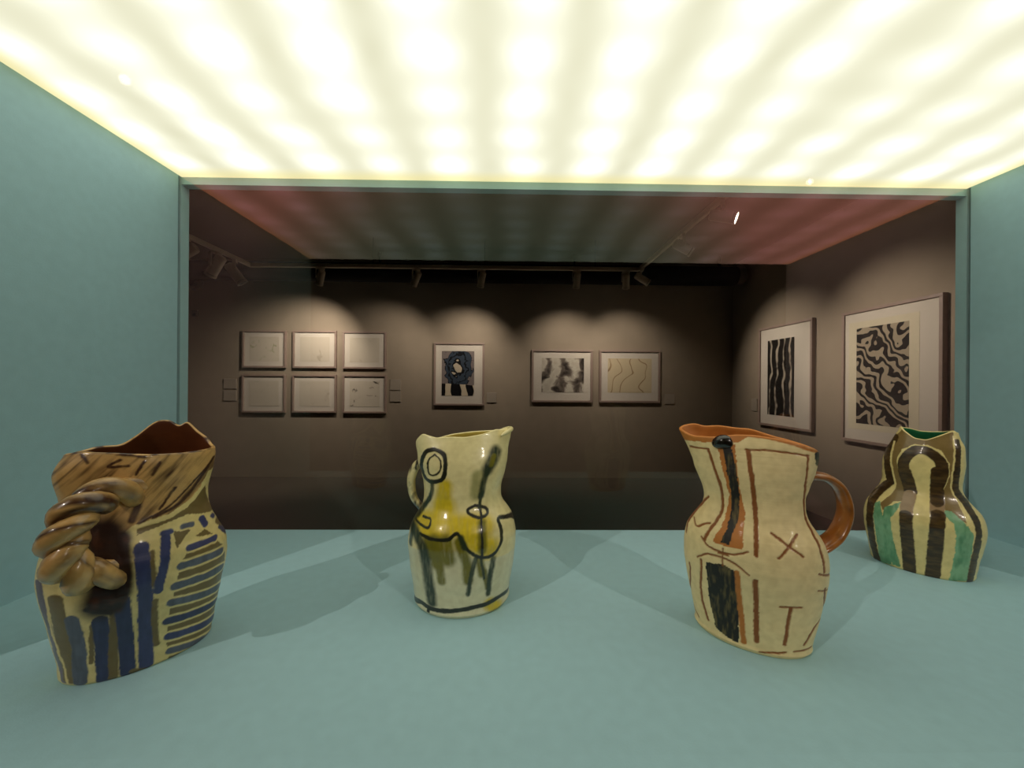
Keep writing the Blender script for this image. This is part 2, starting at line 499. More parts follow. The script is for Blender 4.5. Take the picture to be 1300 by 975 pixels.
JUG[4] = dict(loc=[0.879, 0.8024, 1.12], rot=-47.61,
 a=[77, 77, 79, 80, 82, 84, 85, 87, 88, 89, 89, 88, 86, 82, 75, 68, 62, 59, 58, 59, 59, 60, 60, 59, 58, 56, 53, 49, 45, 42, 41, 41, 41, 41, 41],
 b=[55, 56, 57, 58, 60, 61, 63, 64, 65, 66, 67, 66, 64, 60, 56, 50, 45, 43, 42, 42, 43, 43, 43, 42, 41, 39, 37, 34, 31, 29, 29, 29, 29, 29, 29],
 xc=[1, 1, 1, 1, 1, 1, 1, 1, 2, 2, 2, 2, 2, 2, 1, 0, 0, 0, 1, 1, 2, 2, 3, 4, 5, 7, 9, 9, 10, 11, 11, 11, 11, 11, 11],
 rim=[(15, 285), (29, 289), (57, 285), (84, 283), (103, 283), (130, 288), (161, 290), (196, 292), (229, 280), (249, 271), (269, 269), (293, 279), (321, 289), (340, 287)],
 paint=[
  ('p', 'khaki', 0, [(-25, 292), (-8, 272), (9, 271), (27, 280), (46, 291), (47, 277), (46, 239), (44, 181), (54, 152), (63, 127), (63, 117), (50, 128), (31, 140), (29, 157), (41, 200), (41, 227), (30, 251), (11, 261), (-8, 260), (-27, 247), (-35, 224), (-31, 200), (-20, 170), (-21, 144), (-38, 138), (-54, 115), (-58, 129), (-37, 162), (-36, 178), (-43, 209), (-43, 250), (-34, 276)]),
  ('p', 'green', 0, [(-67, 126), (-59, 133), (-55, 111), (-48, 77), (-42, 28), (-40, 3), (-57, 0), (-65, 60), (-69, 101)]),
  ('p', 'green', 0, [(-51, 122), (-26, 141), (-32, 123), (-42, 104), (-37, 56), (-26, 5), (-39, 4), (-48, 51), (-55, 99)]),
  ('p', 'green', 0, [(31, 137), (43, 137), (55, 125), (64, 114), (71, 96), (70, 69), (64, 3), (40, -1), (47, 54), (49, 93), (45, 115), (33, 129)]),
  ('s', 'brown4', 6.0, [(-37, 271), (-48, 237), (-47, 196), (-43, 176)]),
  ('s', 'brown4', 6.3, [(-43, 176), (-69, 136), (-75, 107), (-72, 52), (-62, -3)]),
  ('s', 'brown4', 4.6, [(50, 271), (51, 236), (49, 189), (51, 170), (66, 143), (77, 114), (76, 77), (68, 2)]),
  ('s', 'cream', 1.2, [(46, 281), (47, 235), (43, 181), (53, 151), (63, 124), (63, 114)]),
  ('s', 'cream', 1.4, [(-38, 261), (-43, 222), (-36, 174), (-41, 155), (-58, 133)]),
  ('s', 'brown4', 8.6, [(-22, 198), (-24, 218), (-17, 237), (-5, 249), (9, 249), (22, 239), (30, 226), (31, 203), (25, 179)]),
  ('s', 'brown4', 10.2, [(-13, 164), (-17, 183), (-22, 202)]),
  ('s', 'brown4', 9.7, [(24, 160), (24, 187), (25, 210)]),
  ('s', 'rose', 9.6, [(-14, 156), (-18, 134), (-18, 119)]),
  ('s', 'rose', 10.1, [(24, 149), (24, 127)]),
  ('s', 'brown4', 9.7, [(-19, 117), (-19, 96), (-16, 56), (-13, -3)]),
  ('s', 'brown4', 10.5, [(25, 127), (24, 107), (22, 68), (18, -1)]),
  ('s', 'brown4', 9.7, [(24, 164), (24, 151)]),
 ])

# ------------------------------------------------------------------ glazed jugs
def hashn(ix, iy, seed):
    h = np.sin(ix * 127.1 + iy * 311.7 + seed * 74.7) * 43758.5453
    return h - np.floor(h)


def vnoise(x, y, seed=0):
    ix, iy = np.floor(x), np.floor(y)
    fx, fy = x - ix, y - iy
    fx = fx * fx * (3 - 2 * fx)
    fy = fy * fy * (3 - 2 * fy)
    a = hashn(ix, iy, seed) * (1 - fx) + hashn(ix + 1, iy, seed) * fx
    b = hashn(ix, iy + 1, seed) * (1 - fx) + hashn(ix + 1, iy + 1, seed) * fx
    return a * (1 - fy) + b * fy


def fnoise(x, y, seed=0):
    return (vnoise(x, y, seed) + .5 * vnoise(2.1 * x, 2.1 * y, seed + 1) + .25 * vnoise(4.3 * x, 4.3 * y, seed + 2)) / 1.75


COL = {k: np.array(lin(v)) for k, v in dict(
    cream=(246, 224, 152), white=(248, 234, 172), slip=(255, 231, 172), pale=(236, 230, 190), tan=(128, 108, 62), mauve=(120, 106, 120), slate=(94, 100, 118),
    navy=(54, 60, 100), blue=(64, 70, 116), brown=(222, 176, 108), brownd=(66, 32, 12), dark=(40, 16, 6), yellow=(226, 200, 40),
    olive=(122, 116, 24), olivegrey=(176, 170, 110), forest=(44, 56, 34), inky=(32, 34, 20), orange=(204, 128, 54), line=(150, 88, 36), ink=(30, 26, 18),
    inkl=(120, 104, 60), khaki=(142, 116, 66), green=(140, 190, 146), greend=(38, 110, 70), brown4=(60, 42, 20), brown4l=(106, 80, 38), rose=(166, 136, 100)).items()}


def poly_mask(x, z, pts):
    ins = np.zeros(x.shape, bool)
    n = len(pts)
    for i in range(n):
        (xa, za), (xb, zb) = pts[i], pts[(i + 1) % n]
        if za == zb:
            continue
        c = ((za > z) != (zb > z)) & (x < (xb - xa) * (z - za) / (zb - za) + xa)
        ins ^= c
    return ins


def seg_dist(x, z, pts):
    d = np.full(x.shape, 1e9)
    for (xa, za), (xb, zb) in zip(pts[:-1], pts[1:]):
        vx, vz = xb - xa, zb - za
        L = vx * vx + vz * vz + 1e-9
        t = np.clip(((x - xa) * vx + (z - za) * vz) / L, 0, 1)
        d = np.minimum(d, np.hypot(x - xa - t * vx, z - za - t * vz))
    return d


def smooth_poly(pts, n=6):
    if len(pts) < 3:
        return pts
    P = [np.array(p, float) for p in pts]
    P = [2 * P[0] - P[1]] + P + [2 * P[-1] - P[-2]]
    out = []
    for i in range(1, len(P) - 2):
        for k in range(n):
            t = k / n
            a, b, c, d = P[i - 1:i + 3]
            out.append(tuple(.5 * ((2 * b) + (c - a) * t + (2 * a - 5 * b + 4 * c - d) * t * t + (3 * b - a - 3 * c + d) * t ** 3)))
    out.append(tuple(P[-2]))
    return out


def paint(k, x, y, z, base):
    """glaze colours on the outer wall, in millimetres on the jug's own front plane; returns colour and relief"""
    col = np.tile(base, (len(x), 1))
    rel = np.zeros(len(x))
    jx = x + 2.0 * (fnoise(x / 9, z / 9, k) - .5) + .9 * (vnoise(x / 2.3, z / 2.3, k + 9) - .5)
    jz = z + 2.0 * (fnoise(x / 9 + 40, z / 9, k + 3) - .5)
    brush = fnoise(x / 3.0, z / 16, k + 5)
    blot = fnoise(x / 14, z / 14, k + 6)
    for kind, cn, hw, pts in JUG[k]['paint']:
        if kind == 'p':
            al = poly_mask(jx, jz, pts).astype(float)
        else:
            d = seg_dist(jx, jz, smooth_poly(pts))
            if kind == 'g':
                al = np.clip((hw * 1.55 - d) / (hw * 1.0), 0, 1)
                al = al * al * (3 - 2 * al)
                if cn != 'dark':
                    al = al * (.72 + .28 * np.clip(brush * 1.8, 0, 1))
            else:
                al = np.clip((hw + .5 - d) / 1.0, 0, 1)
        c = COL[cn]
        if cn == 'brown':
            u, v = (x * .64 + z * .77), (x * .77 - z * .64)
            st = fnoise(u / 70, v / 3.2, 21) * .6 + fnoise(u / 30, v / 9, 22) * .5
            f = np.clip((st - .54) * 3.2, 0, 1)[:, None]
            c = COL['brown'] * (1 - f) + COL['brownd'] * f
        elif cn == 'dark':
            f = np.clip((blot - .55) * 3, 0, 1)[:, None]
            c = COL['dark'] * (1 - f) + COL['brownd'] * 1.8 * f
        elif cn == 'ink':
            f = np.clip((brush - .5) * 3.0, 0, 1)[:, None]
            c = COL['ink'] * (1 - f) + COL['inkl'] * f
        elif cn == 'brown4':
            f = np.clip((fnoise(x / 12, z / 3, 31) - .35) * 1.6, 0, 1)[:, None]
            c = COL['brown4'] * (1 - f) + COL['brown4l'] * f
        elif cn == 'green':
            f = np.clip((fnoise(x / 7, z / 22, 33) - .45) * 2.0, 0, .6)[:, None]
            c = COL['green'] * (1 - f) + COL['greend'] * 1.4 * f
        elif cn in ('navy', 'blue', 'slate', 'mauve'):
            f = (.75 + .6 * brush)[:, None]
            c = c * f
        elif cn in ('yellow', 'olive'):
            c = c * (.85 + .3 * brush)[:, None]
        al = al[:, None]
        col = col * (1 - al) + c * al
        if kind == 'i':
            rel -= .7 * al[:, 0]
        elif kind in 'sg' and k != 3:
            rel += .18 * al[:, 0]
    return col, rel


def attr_material(name, rough, coat, ring=0.25, bump=0.3):
    t = NT(name)
    b = t.n('ShaderNodeBsdfPrincipled')
    at = t.n('ShaderNodeAttribute', attribute_name='glaze')
    tc = t.n('ShaderNodeTexCoord')
    nz = t.n('ShaderNodeTexNoise')
    nz.inputs['Scale'].default_value = 90
    nz.inputs['Detail'].default_value = 6
    t.l(tc.outputs['Object'], nz.inputs['Vector'])
    r = t.ramp(nz.outputs['Fac'], [(0.3, (0.86, 0.84, 0.80)), (0.65, (1.0, 1.0, 1.0))])
    c = t.mix(1.0, at.outputs['Color'], r.outputs[0], 'MULTIPLY')
    t.l(c, b.inputs['Base Color'])
    b.inputs['Roughness'].default_value = rough
    b.inputs['Coat Weight'].default_value = coat
    b.inputs['Coat Roughness'].default_value = 0.12
    # throwing rings and small unevenness
    mp = t.n('ShaderNodeMapping')
    mp.inputs['Scale'].default_value = (6, 6, 260)
    t.l(tc.outputs['Object'], mp.inputs['Vector'])
    n2 = t.n('ShaderNodeTexNoise')
    n2.inputs['Scale'].default_value = 1.0
    n2.inputs['Detail'].default_value = 2
    t.l(mp.outputs[0], n2.inputs['Vector'])
    h = t.math('ADD', t.math('MULTIPLY', n2.outputs['Fac'], ring), t.math('MULTIPLY', nz.outputs['Fac'], 0.25))
    bp = t.n('ShaderNodeBump')
    bp.inputs['Strength'].default_value = bump
    bp.inputs['Distance'].default_value = 0.002
    t.l(h, bp.inputs['Height'])
    t.l(bp.outputs[0], b.inputs['Normal'])
    t.l(bp.outputs[0], b.inputs['Coat Normal'])
    t.l(b.outputs[0], t.out.inputs[0])
    return t.m


def np_mesh(name, V, F, cols=None):
    me = bpy.data.meshes.new(name)
    V = np.asarray(V, np.float32)
    me.vertices.add(len(V))
    me.vertices.foreach_set('co', V.ravel())
    sizes = np.array([len(f) for f in F]) if not isinstance(F, np.ndarray) else np.full(len(F), F.shape[1])
    flat = F.ravel() if isinstance(F, np.ndarray) else np.concatenate([np.array(f) for f in F])
    me.loops.add(len(flat))
    me.loops.foreach_set('vertex_index', flat.astype(np.int32))
    me.polygons.add(len(sizes))
    st = np.concatenate([[0], np.cumsum(sizes)[:-1]]).astype(np.int32)
    me.polygons.foreach_set('loop_start', st)
    me.polygons.foreach_set('loop_total', sizes.astype(np.int32))
    me.polygons.foreach_set('use_smooth', np.ones(len(sizes), bool))
    if cols is not None:
        a = me.attributes.new('glaze', 'FLOAT_COLOR', 'POINT')
        c4 = np.ones((len(V), 4), np.float32)
        c4[:, :3] = cols
        a.data.foreach_set('color', c4.ravel())
    me.update()
    me.validate()
    return me


def bump1(d, w):
    """smooth bell of half-width w"""
    q = np.clip(1 - (d / w) ** 2, 0, 1)
    return q * q


def jug_body(k, root, mat, base, inner, wall=5.0, NU=420, NT_=230, NI=46, top_b=1.0, lip=None, foot=None, bulge=()):
    J = JUG[k]
    zs = np.arange(len(J['a'])) * 10.0
    zf = np.arange(0, 345, 1.0)
    ker = np.hanning(17)
    ker /= ker.sum()

    def fine(a):
        v = np.interp(zf, zs, a)
        return np.convolve(np.pad(v, 8, mode='edge'), ker, 'valid')
    A, B, XC = fine(J['a']), fine(J['b']), fine(J['xc'])
    ph = np.linspace(0, 360, NU, endpoint=False)
    rp = np.array([p[0] for p in J['rim']], float)
    rz = np.array([p[1] for p in J['rim']], float)
    rim = np.interp(ph, rp, rz, period=360)
    kr = np.hanning(int(NU * .05) | 1)
    kr /= kr.sum()
    h = len(kr) // 2
    rim = np.convolve(np.concatenate([rim[-h:], rim, rim[:h]]), kr, 'valid')
    pr = np.radians(ph)
    cs, sn = np.cos(pr), np.sin(pr)
    hmax = rim.max()

    def ring(t, inset):
        z = t * rim
        a = np.interp(z, zf, A) - inset
        b = np.interp(z, zf, B) * (1 + (top_b - 1) * np.clip((z - 190) / (hmax - 190), 0, 1) ** 1.3) - inset
        b = np.maximum(b, 3)
        x = np.interp(z, zf, XC) + a * cs
        y = b * sn
        z = z.copy()
        if lip:
            for c0, wdt, t0, out, lift in lip:
                dphi = (ph - c0 + 180) % 360 - 180
                wgt = bump1(dphi, wdt) * np.clip((t - t0) / (1 - t0), 0, 1) ** 1.6
                x = x + wgt * out * np.cos(math.radians(c0))
                y = y + wgt * out * np.sin(math.radians(c0))
                z = z + wgt * lift
        for c0, wdt, tc_, tw, out in bulge:
            dphi = (ph - c0 + 180) % 360 - 180
            wgt = bump1(dphi, wdt) * bump1(np.array(t - tc_), tw)
            x = x + wgt * out * np.cos(math.radians(c0))
            y = y + wgt * out * np.sin(math.radians(c0))
        return x, y, z
    rings, kinds = [], []
    ts = np.concatenate([[0.0], np.linspace(0.004, 1, NT_)])
    for t in ts:
        x, y, z = ring(t, 0.0)
        if t * hmax < 4:
            q = (4 - t * hmax) * .45
            x = x - q * cs
            y = y - q * sn
        elif foot and t * hmax < foot:
            q = 1.6 * bump1(np.array(t * hmax - 4), foot - 4)
            x, y = x + q * cs, y + q * sn
        rings.append(np.stack([x, y, z], 1))
        kinds.append(0)
    xo, yo, zo = ring(1.0, 0.0)
    xi, yi, zi = ring(1.0, wall)
    for s in (35, 75, 105, 145):
        f = (1 - math.cos(math.radians(s))) / 2
        hgt = wall * .5 * math.sin(math.radians(s))
        rings.append(np.stack([xo + (xi - xo) * f, yo + (yi - yo) * f, zo + hgt], 1))
        kinds.append(1)
    for t in np.linspace(1, .3, NI):
        x, y, z = ring(t, wall)
        rings.append(np.stack([x, y, z], 1))
        kinds.append(2)
    V = np.concatenate(rings)
    nr = len(rings)
    kd = np.repeat(kinds, NU)
    tt = np.concatenate([np.repeat(ts, NU), np.ones(NU * 4), np.repeat(np.linspace(1, .3, NI), NU)])
    col = np.zeros((len(V), 3))
    o = kd == 0
    col[o], rel = paint(k, V[o, 0], V[o, 1], V[o, 2], base)
    PH = np.tile(pr, nr)
    # hand-made unevenness plus the relief of incised and brushed lines
    und = 1.8 * (fnoise(np.cos(PH) * 2.2 + 5, V[:, 2] / 42, k + 50) - .5) + 1.8 * (fnoise(np.sin(PH) * 2.2 + 9, V[:, 2] / 42, k + 60) - .5)
    und *= np.clip(V[:, 2] / 25, 0, 1)
    rr = np.zeros(len(V))
    rr[o] = rel
    V[:, 0] += np.cos(PH) * (und + rr)
    V[:, 1] += np.sin(PH) * (und + rr)
    n1 = fnoise(np.cos(PH) * 3, V[:, 2] / 20, 77)
    m = kd == 1
    col[m] = JUG[k].get('rimcol', base)
    if k == 1:
        f = np.clip((fnoise(PH * 5, V[:, 2] / 9, 5) - .45) * 4, 0, 1)[:, None]
        bb = COL['brown'] * (1 - f) + COL['brownd'] * f
        col[m] = bb[m]
    m = kd == 2
    col[m] = inner * (.75 + .5 * n1[m])[:, None]
    i = np.arange(NU)
    jn = (i + 1) % NU
    q = []
    for r in range(nr - 1):
        q.append(np.stack([r * NU + i, r * NU + jn, (r + 1) * NU + jn, (r + 1) * NU + i], 1))
    F = np.concatenate(q)
    # bottom and inside floor
    nb = len(V)
    V = np.concatenate([V, [[V[:NU, 0].mean(), 0, 0]], [V[-NU:].mean(0)]])
    col = np.concatenate([col, [base], [inner]])
    fl = [tuple(f) for f in F]
    fl += [(int(jn[s]), int(i[s]), nb) for s in range(NU)]
    fl += [((nr - 1) * NU + int(i[s]), (nr - 1) * NU + int(jn[s]), nb + 1) for s in range(NU)]
    me = np_mesh('body', V * .001, fl, col)
    return mesh_obj('body', me, mat, root)


def sweep(name, path, rx, ry, wdir, mat, root, colf, seg=20, sub=10, rough=0.0):
    """a tube along a smoothed path (mm); rx across the loop's plane normal wdir, ry within the loop"""
    P = np.array(smooth_poly(path, sub))
    n = len(P)
    T_ = np.gradient(P, axis=0)
    T_ /= np.linalg.norm(T_, axis=1)[:, None]
    s = np.linspace(0, 1, n)
    rx = np.interp(s, np.linspace(0, 1, len(rx)), rx)
    ry = np.interp(s, np.linspace(0, 1, len(ry)), ry)
    W = np.array(wdir, float)
    th = np.linspace(0, 2 * np.pi, seg, endpoint=False)
    V, U, A = [], [], []
    for i in range(n):
        wv = W - T_[i] * (W @ T_[i])
        wv /= np.linalg.norm(wv)
        nv = np.cross(T_[i], wv)
        c = np.cos(th) * rx[i]
        d = np.sin(th) * ry[i]
        if rough:
            g = 1 + rough * (fnoise(th * 2 + 3, np.full(seg, i * .22), 91) - .5)
            c, d = c * g, d * g
        V.append(P[i] + c[:, None] * wv + d[:, None] * nv)
        U.append(np.full(seg, s[i]))
        A.append(th)
    V = np.concatenate(V)
    col = colf(V, np.concatenate(U), np.concatenate(A))
    F = []
    for i in range(n - 1):
        for k in range(seg):
            F.append((i * seg + k, i * seg + (k + 1) % seg, (i + 1) * seg + (k + 1) % seg, (i + 1) * seg + k))
    F.append(tuple(range(seg))[::-1])
    F.append(tuple((n - 1) * seg + k for k in range(seg)))
    return mesh_obj(name, np_mesh(name, V * .001, F, col), mat, root)


def brown_glaze(V, u, a):
    st = fnoise(np.cos(a) * 2.4 + 7, u * 7 + a * .4, 41) * .55 + fnoise(np.cos(a) * 7, u * 26, 43) * .45
    f = np.clip((st - .40) * 3.4, 0, 1)[:, None]
    return COL['brown'] * (1 - f) + COL['brownd'] * 1.1 * f


M_glaze1 = attr_material('brown_and_blue_glaze', .38, .35)
M_handle1 = attr_material('brown_handle_glaze', .35, .5, ring=.05, bump=.6)
M_glaze2 = attr_material('yellow_green_glaze', .35, .45)
M_glaze3 = attr_material('matt_cream_slip', .55, .08, ring=.5)
M_glaze3h = attr_material('shiny_amber_glaze', .3, .7, ring=.1)
M_glaze4 = attr_material('brown_and_green_glaze', .35, .4)
M_knob = attr_material('shiny_black_glaze', .25, .6, ring=0.0, bump=.5)


def jug(k, label):
    J = JUG[k]
    return thing('ceramic_jug', label, 'jug', (*J['loc'][:2], ZD + .0003), R(J['rot']), 'ceramic jugs in the display case')


# jug with the rope handle
j1 = jug(1, 'cream ceramic jug with blue and tan stripes and thick twisted brown rope handle')
jug_body(1, j1, M_glaze1, COL['cream'], COL['brownd'] * 2.2, wall=5, top_b=.9, lip=[(184, 38, .80, 2, 3)], bulge=[(188, 50, .90, .17, 9), (230, 30, .86, .12, -4)])
hp = [(2, -40, 232), (-18, -64, 241), (-36, -84, 242), (-50, -95, 234), (-59, -100, 219), (-63, -101, 200), (-62, -99, 178), (-54, -92, 160), (-38, -80, 148), (-12, -54, 138)]
cp = np.array(smooth_poly(hp, 12))
Tn = np.gradient(cp, axis=0)
Tn /= np.linalg.norm(Tn, axis=1)[:, None]
hd = thing('handle', '', '', (0, 0, 0))
for kk in ('label', 'category'):
    del hd[kk]
hd.parent = j1
for st in range(2):
    pts = []
    for i in range(0, len(cp), 4):
        w1 = np.array([.75, -.62, .1])
        w1 = w1 - Tn[i] * (w1 @ Tn[i])
        w1 /= np.linalg.norm(w1)
        w2 = np.cross(Tn[i], w1)
        an = 2 * np.pi * (3.3 * i / len(cp)) + st * np.pi + .6
        pts.append(tuple(cp[i] + 9.0 * (np.cos(an) * w1 + np.sin(an) * w2)))
    nn = 8
    rad = [10, 12, 12.5, 12.5, 12.5, 12.5, 12.5, 12, 10]
    sweep('strand', pts, rad, rad, (.3, .5, .8), M_handle1, hd, brown_glaze, seg=18, sub=6, rough=.18)

# jug with green drips
j2 = jug(2, 'pale yellow ceramic jug with dark green drips and a pinched rolled spout')
JUG[2]['rimcol'] = COL['white']
jug_body(2, j2, M_glaze2, COL['white'], COL['yellow'] * .8 + .1, wall=4.5, top_b=.5, lip=[(-4, 34, .9, 7, 6)], foot=14)


def streaky(V, u, a):
    f = np.clip((fnoise(V[:, 0] / 8, V[:, 2] / 14, 61) - .45) * 5, 0, 1)[:, None]
    return COL['white'] * (1 - f) + COL['inky'] * f


sweep('handle', [(-58, 14, 238), (-80, 26, 232), (-92, 32, 212), (-94, 34, 190), (-88, 30, 168), (-72, 18, 152)], [11, 14, 16, 16, 15, 12], [6, 6.5, 7, 7, 6.5, 6],
      (.35, -.94, 0), M_glaze2, j2, streaky)

sweep('spout_lip', [(66, -27, 289), (76, -20, 294), (84, -10, 297), (87, 0, 298), (84, 10, 297), (76, 19, 294), (66, 26, 290)], [2, 4, 4.5, 4.5, 4.5, 4, 2], [2, 4, 4.5, 4.5, 4.5, 4, 2],
      (0, 0, 1), M_glaze2, j2, lambda V, u, a: np.tile(COL['white'], (len(V), 1)), seg=14)

# jug with incised panels and a strap handle
j3 = jug(3, 'cream ceramic jug with incised brown lines, black panel and amber strap handle')
JUG[3]['rimcol'] = COL['orange'] * 1.15
jug_body(3, j3, M_glaze3, COL['slip'], COL['orange'], wall=5, top_b=.62, lip=[(180, 40, .86, 9, 5)], foot=10)


def amber(V, u, a):
    f = np.clip((fnoise(V[:, 0] / 12, V[:, 2] / 12, 71) - .5) * 3, 0, 1)[:, None]
    inner = np.clip(np.sin(a), 0, 1)[:, None]
    c = COL['orange'] * .72 * (1 - .5 * f) + COL['brownd'] * .5 * f
    return c


be = R(20)
sweep('handle', [(x * math.cos(be) / .97 if x > 76 else x, (x - 60) * math.sin(be) * 1.6, z) for x, z in
                 [(62, 250), (78, 250), (96, 247), (112, 234), (120, 211), (119, 188), (109, 164), (94, 150), (76, 143)]],
      [17, 15, 14, 15, 16, 17, 18, 19, 20], [7, 6, 6, 6.5, 7, 7, 7, 7, 8], (-math.sin(be), math.cos(be), 0), M_glaze3h, j3, amber)
bm = bmesh.new()
bmesh.ops.create_icosphere(bm, subdivisions=4, radius=1)
for v in bm.verts:
    g_ = 1 + .07 * math.sin(v.co.x * 3 + 1) * math.sin(v.co.z * 3) + .03 * math.sin(v.co.y * 4 + v.co.x * 4)
    v.co = Vector((v.co.x * .0142 * g_, v.co.y * .010 * g_, v.co.z * .0112 * g_))
me = bpy.data.meshes.new('knob')
bm.to_mesh(me)
bm.free()
a_ = me.attributes.new('glaze', 'FLOAT_COLOR', 'POINT')
a_.data.foreach_set('color', np.tile(np.append(COL['ink'], 1), len(me.vertices)).astype(np.float32))
kn = mesh_obj('knob', me, M_knob, j3, smooth=True)
kn.location = (-.0355, -.0395, .2945)
kn['label'] = 'shiny black clay button on the rim'

# jug with brown and green stripes
j4 = jug(4, 'small mouthed ceramic jug with brown and green stripes and a green glazed inside')
JUG[4]['rimcol'] = COL['cream']
jug_body(4, j4, M_glaze4, COL['cream'], COL['greend'] * 1.3, wall=4, top_b=.8)

# ------------------------------------------------------------------ framed prints on the gallery walls
def art_material(name, kind):
    t = NT(name)
    b = t.n('ShaderNodeBsdfPrincipled')
    tc = t.n('ShaderNodeTexCoord')
    b.inputs['Roughness'].default_value = .85
    b.inputs['Specular IOR Level'].default_value = .15

    def noise(scale, detail=3, dist=0.0, off=0.0):
        mp = t.n('ShaderNodeMapping')
        mp.inputs['Location'].default_value = (off, off * 1.7, off * .6)
        t.l(tc.outputs['Object'], mp.inputs[0])
        nz = t.n('ShaderNodeTexNoise')
        nz.inputs['Scale'].default_value = scale
        nz.inputs['Detail'].default_value = detail
        nz.inputs['Distortion'].default_value = dist
        t.l(mp.outputs[0], nz.inputs['Vector'])
        return nz.outputs['Fac']

    def wave(scale, dist, dscale, kind_='BANDS', d='X', rot=0.0):
        mp = t.n('ShaderNodeMapping')
        mp.inputs['Rotation'].default_value = (0, rot, 0)
        t.l(tc.outputs['Object'], mp.inputs[0])
        wv = t.n('ShaderNodeTexWave', wave_type=kind_)
        if kind_ == 'BANDS':
            wv.bands_direction = d
        else:
            wv.rings_direction = 'Y'
        wv.inputs['Scale'].default_value = scale
        wv.inputs['Distortion'].default_value = dist
        wv.inputs['Detail'].default_value = 1.5
        wv.inputs['Detail Scale'].default_value = dscale
        t.l(mp.outputs[0], wv.inputs['Vector'])
        return wv.outputs['Fac']
    if kind[0] == 'faint':          # a pale sheet with hardly visible pencil tone
        n = noise(9, 6, 1.5, kind[1])
        c = t.ramp(n, [(0.42, rgba((203, 187, 170))), (0.62, rgba((203, 187, 170))), (0.72, rgba(kind[2]))]).outputs[0]
    elif kind[0] == 'blue':         # free arrangement of slate, black and cream fields
        sp = t.n('ShaderNodeSeparateXYZ')
        t.l(tc.outputs['Object'], sp.inputs[0])
        dx = t.math('MULTIPLY', sp.outputs[0], 1 / .22)
        dz = t.math('MULTIPLY', t.math('SUBTRACT', sp.outputs[2], .09), 1 / .36)
        d = t.math('SQRT', t.math('ADD', t.math('MULTIPLY', dx, dx), t.math('MULTIPLY', dz, dz)))
        d = t.math('ADD', d, t.math('MULTIPLY', t.math('SUBTRACT', noise(9, 2, .8, 4.2), .5), .9))
        top = t.ramp(d, [(0.0, rgba((196, 176, 154))), (0.30, rgba((22, 20, 22))), (0.42, rgba((60, 68, 80))), (0.62, rgba((24, 24, 28))), (0.74, rgba((58, 66, 78))), (0.92, rgba((22, 20, 22))), (0.97, rgba((128, 114, 110)))], 'CONSTANT').outputs[0]
        low = t.ramp(t.math('ADD', t.math('MULTIPLY', wave(1.6, 5, 1.4), .6), t.math('MULTIPLY', noise(7, 1, .5, 2.0), .4)), [(0.0, rgba((20, 18, 20))), (0.5, rgba((206, 186, 160)))], 'CONSTANT').outputs[0]
        sel = t.math('LESS_THAN', t.math('ADD', sp.outputs[2], t.math('MULTIPLY', noise(5, 1, 0, 8.8), .08)), -.13)
        c = t.mix(sel, top, low)
    elif kind[0] == 'sepia':        # washes of dark and light
        n = t.math('ADD', t.math('MULTIPLY', noise(6, 3, 1.0, 1.3), .7), t.math('MULTIPLY', wave(1.1, 7, 1.5), .3))
        c = t.ramp(n, [(0.3, rgba((58, 50, 46))), (0.43, rgba((120, 106, 96))), (0.55, rgba((205, 192, 176))), (0.7, rgba((190, 176, 160)))]).outputs[0]
    elif kind[0] == 'ochre':        # buff paper with a few fine lines
        n = wave(1.5, 12, 1.6)
        c = t.ramp(n, [(0.0, rgba((150, 120, 88))), (0.03, rgba((206, 184, 152))), (1.0, rgba((206, 184, 152)))]).outputs[0]
    elif kind[0] == 'dark':         # black field with pale upright scratches
        n = t.math('ADD', t.math('MULTIPLY', wave(2.6, 5, 1.2), .55), t.math('MULTIPLY', noise(5, 2, .8, 7.7), .5))
        c = t.ramp(n, [(0.58, rgba((30, 25, 22))), (0.72, rgba((64, 56, 50))), (0.82, rgba((180, 164, 146)))]).outputs[0]
    else:                           # heavy black bands winding over grey buff
        n = t.math('ADD', t.math('MULTIPLY', wave(3.2, 16, 1.6, 'BANDS', 'X', .9), .6), t.math('MULTIPLY', noise(5, 2, 1.2, 2.2), .5))
        c = t.ramp(n, [(0.53, rgba((26, 22, 20))), (0.58, rgba((168, 152, 130)))]).outputs[0]
    t.l(c, b.inputs['Base Color'])
    t.l(b.outputs[0], t.out.inputs[0])
    return t.m


M_sheet = surface('buff_print_paper', (214, 198, 172), rough=.9, var=.03)


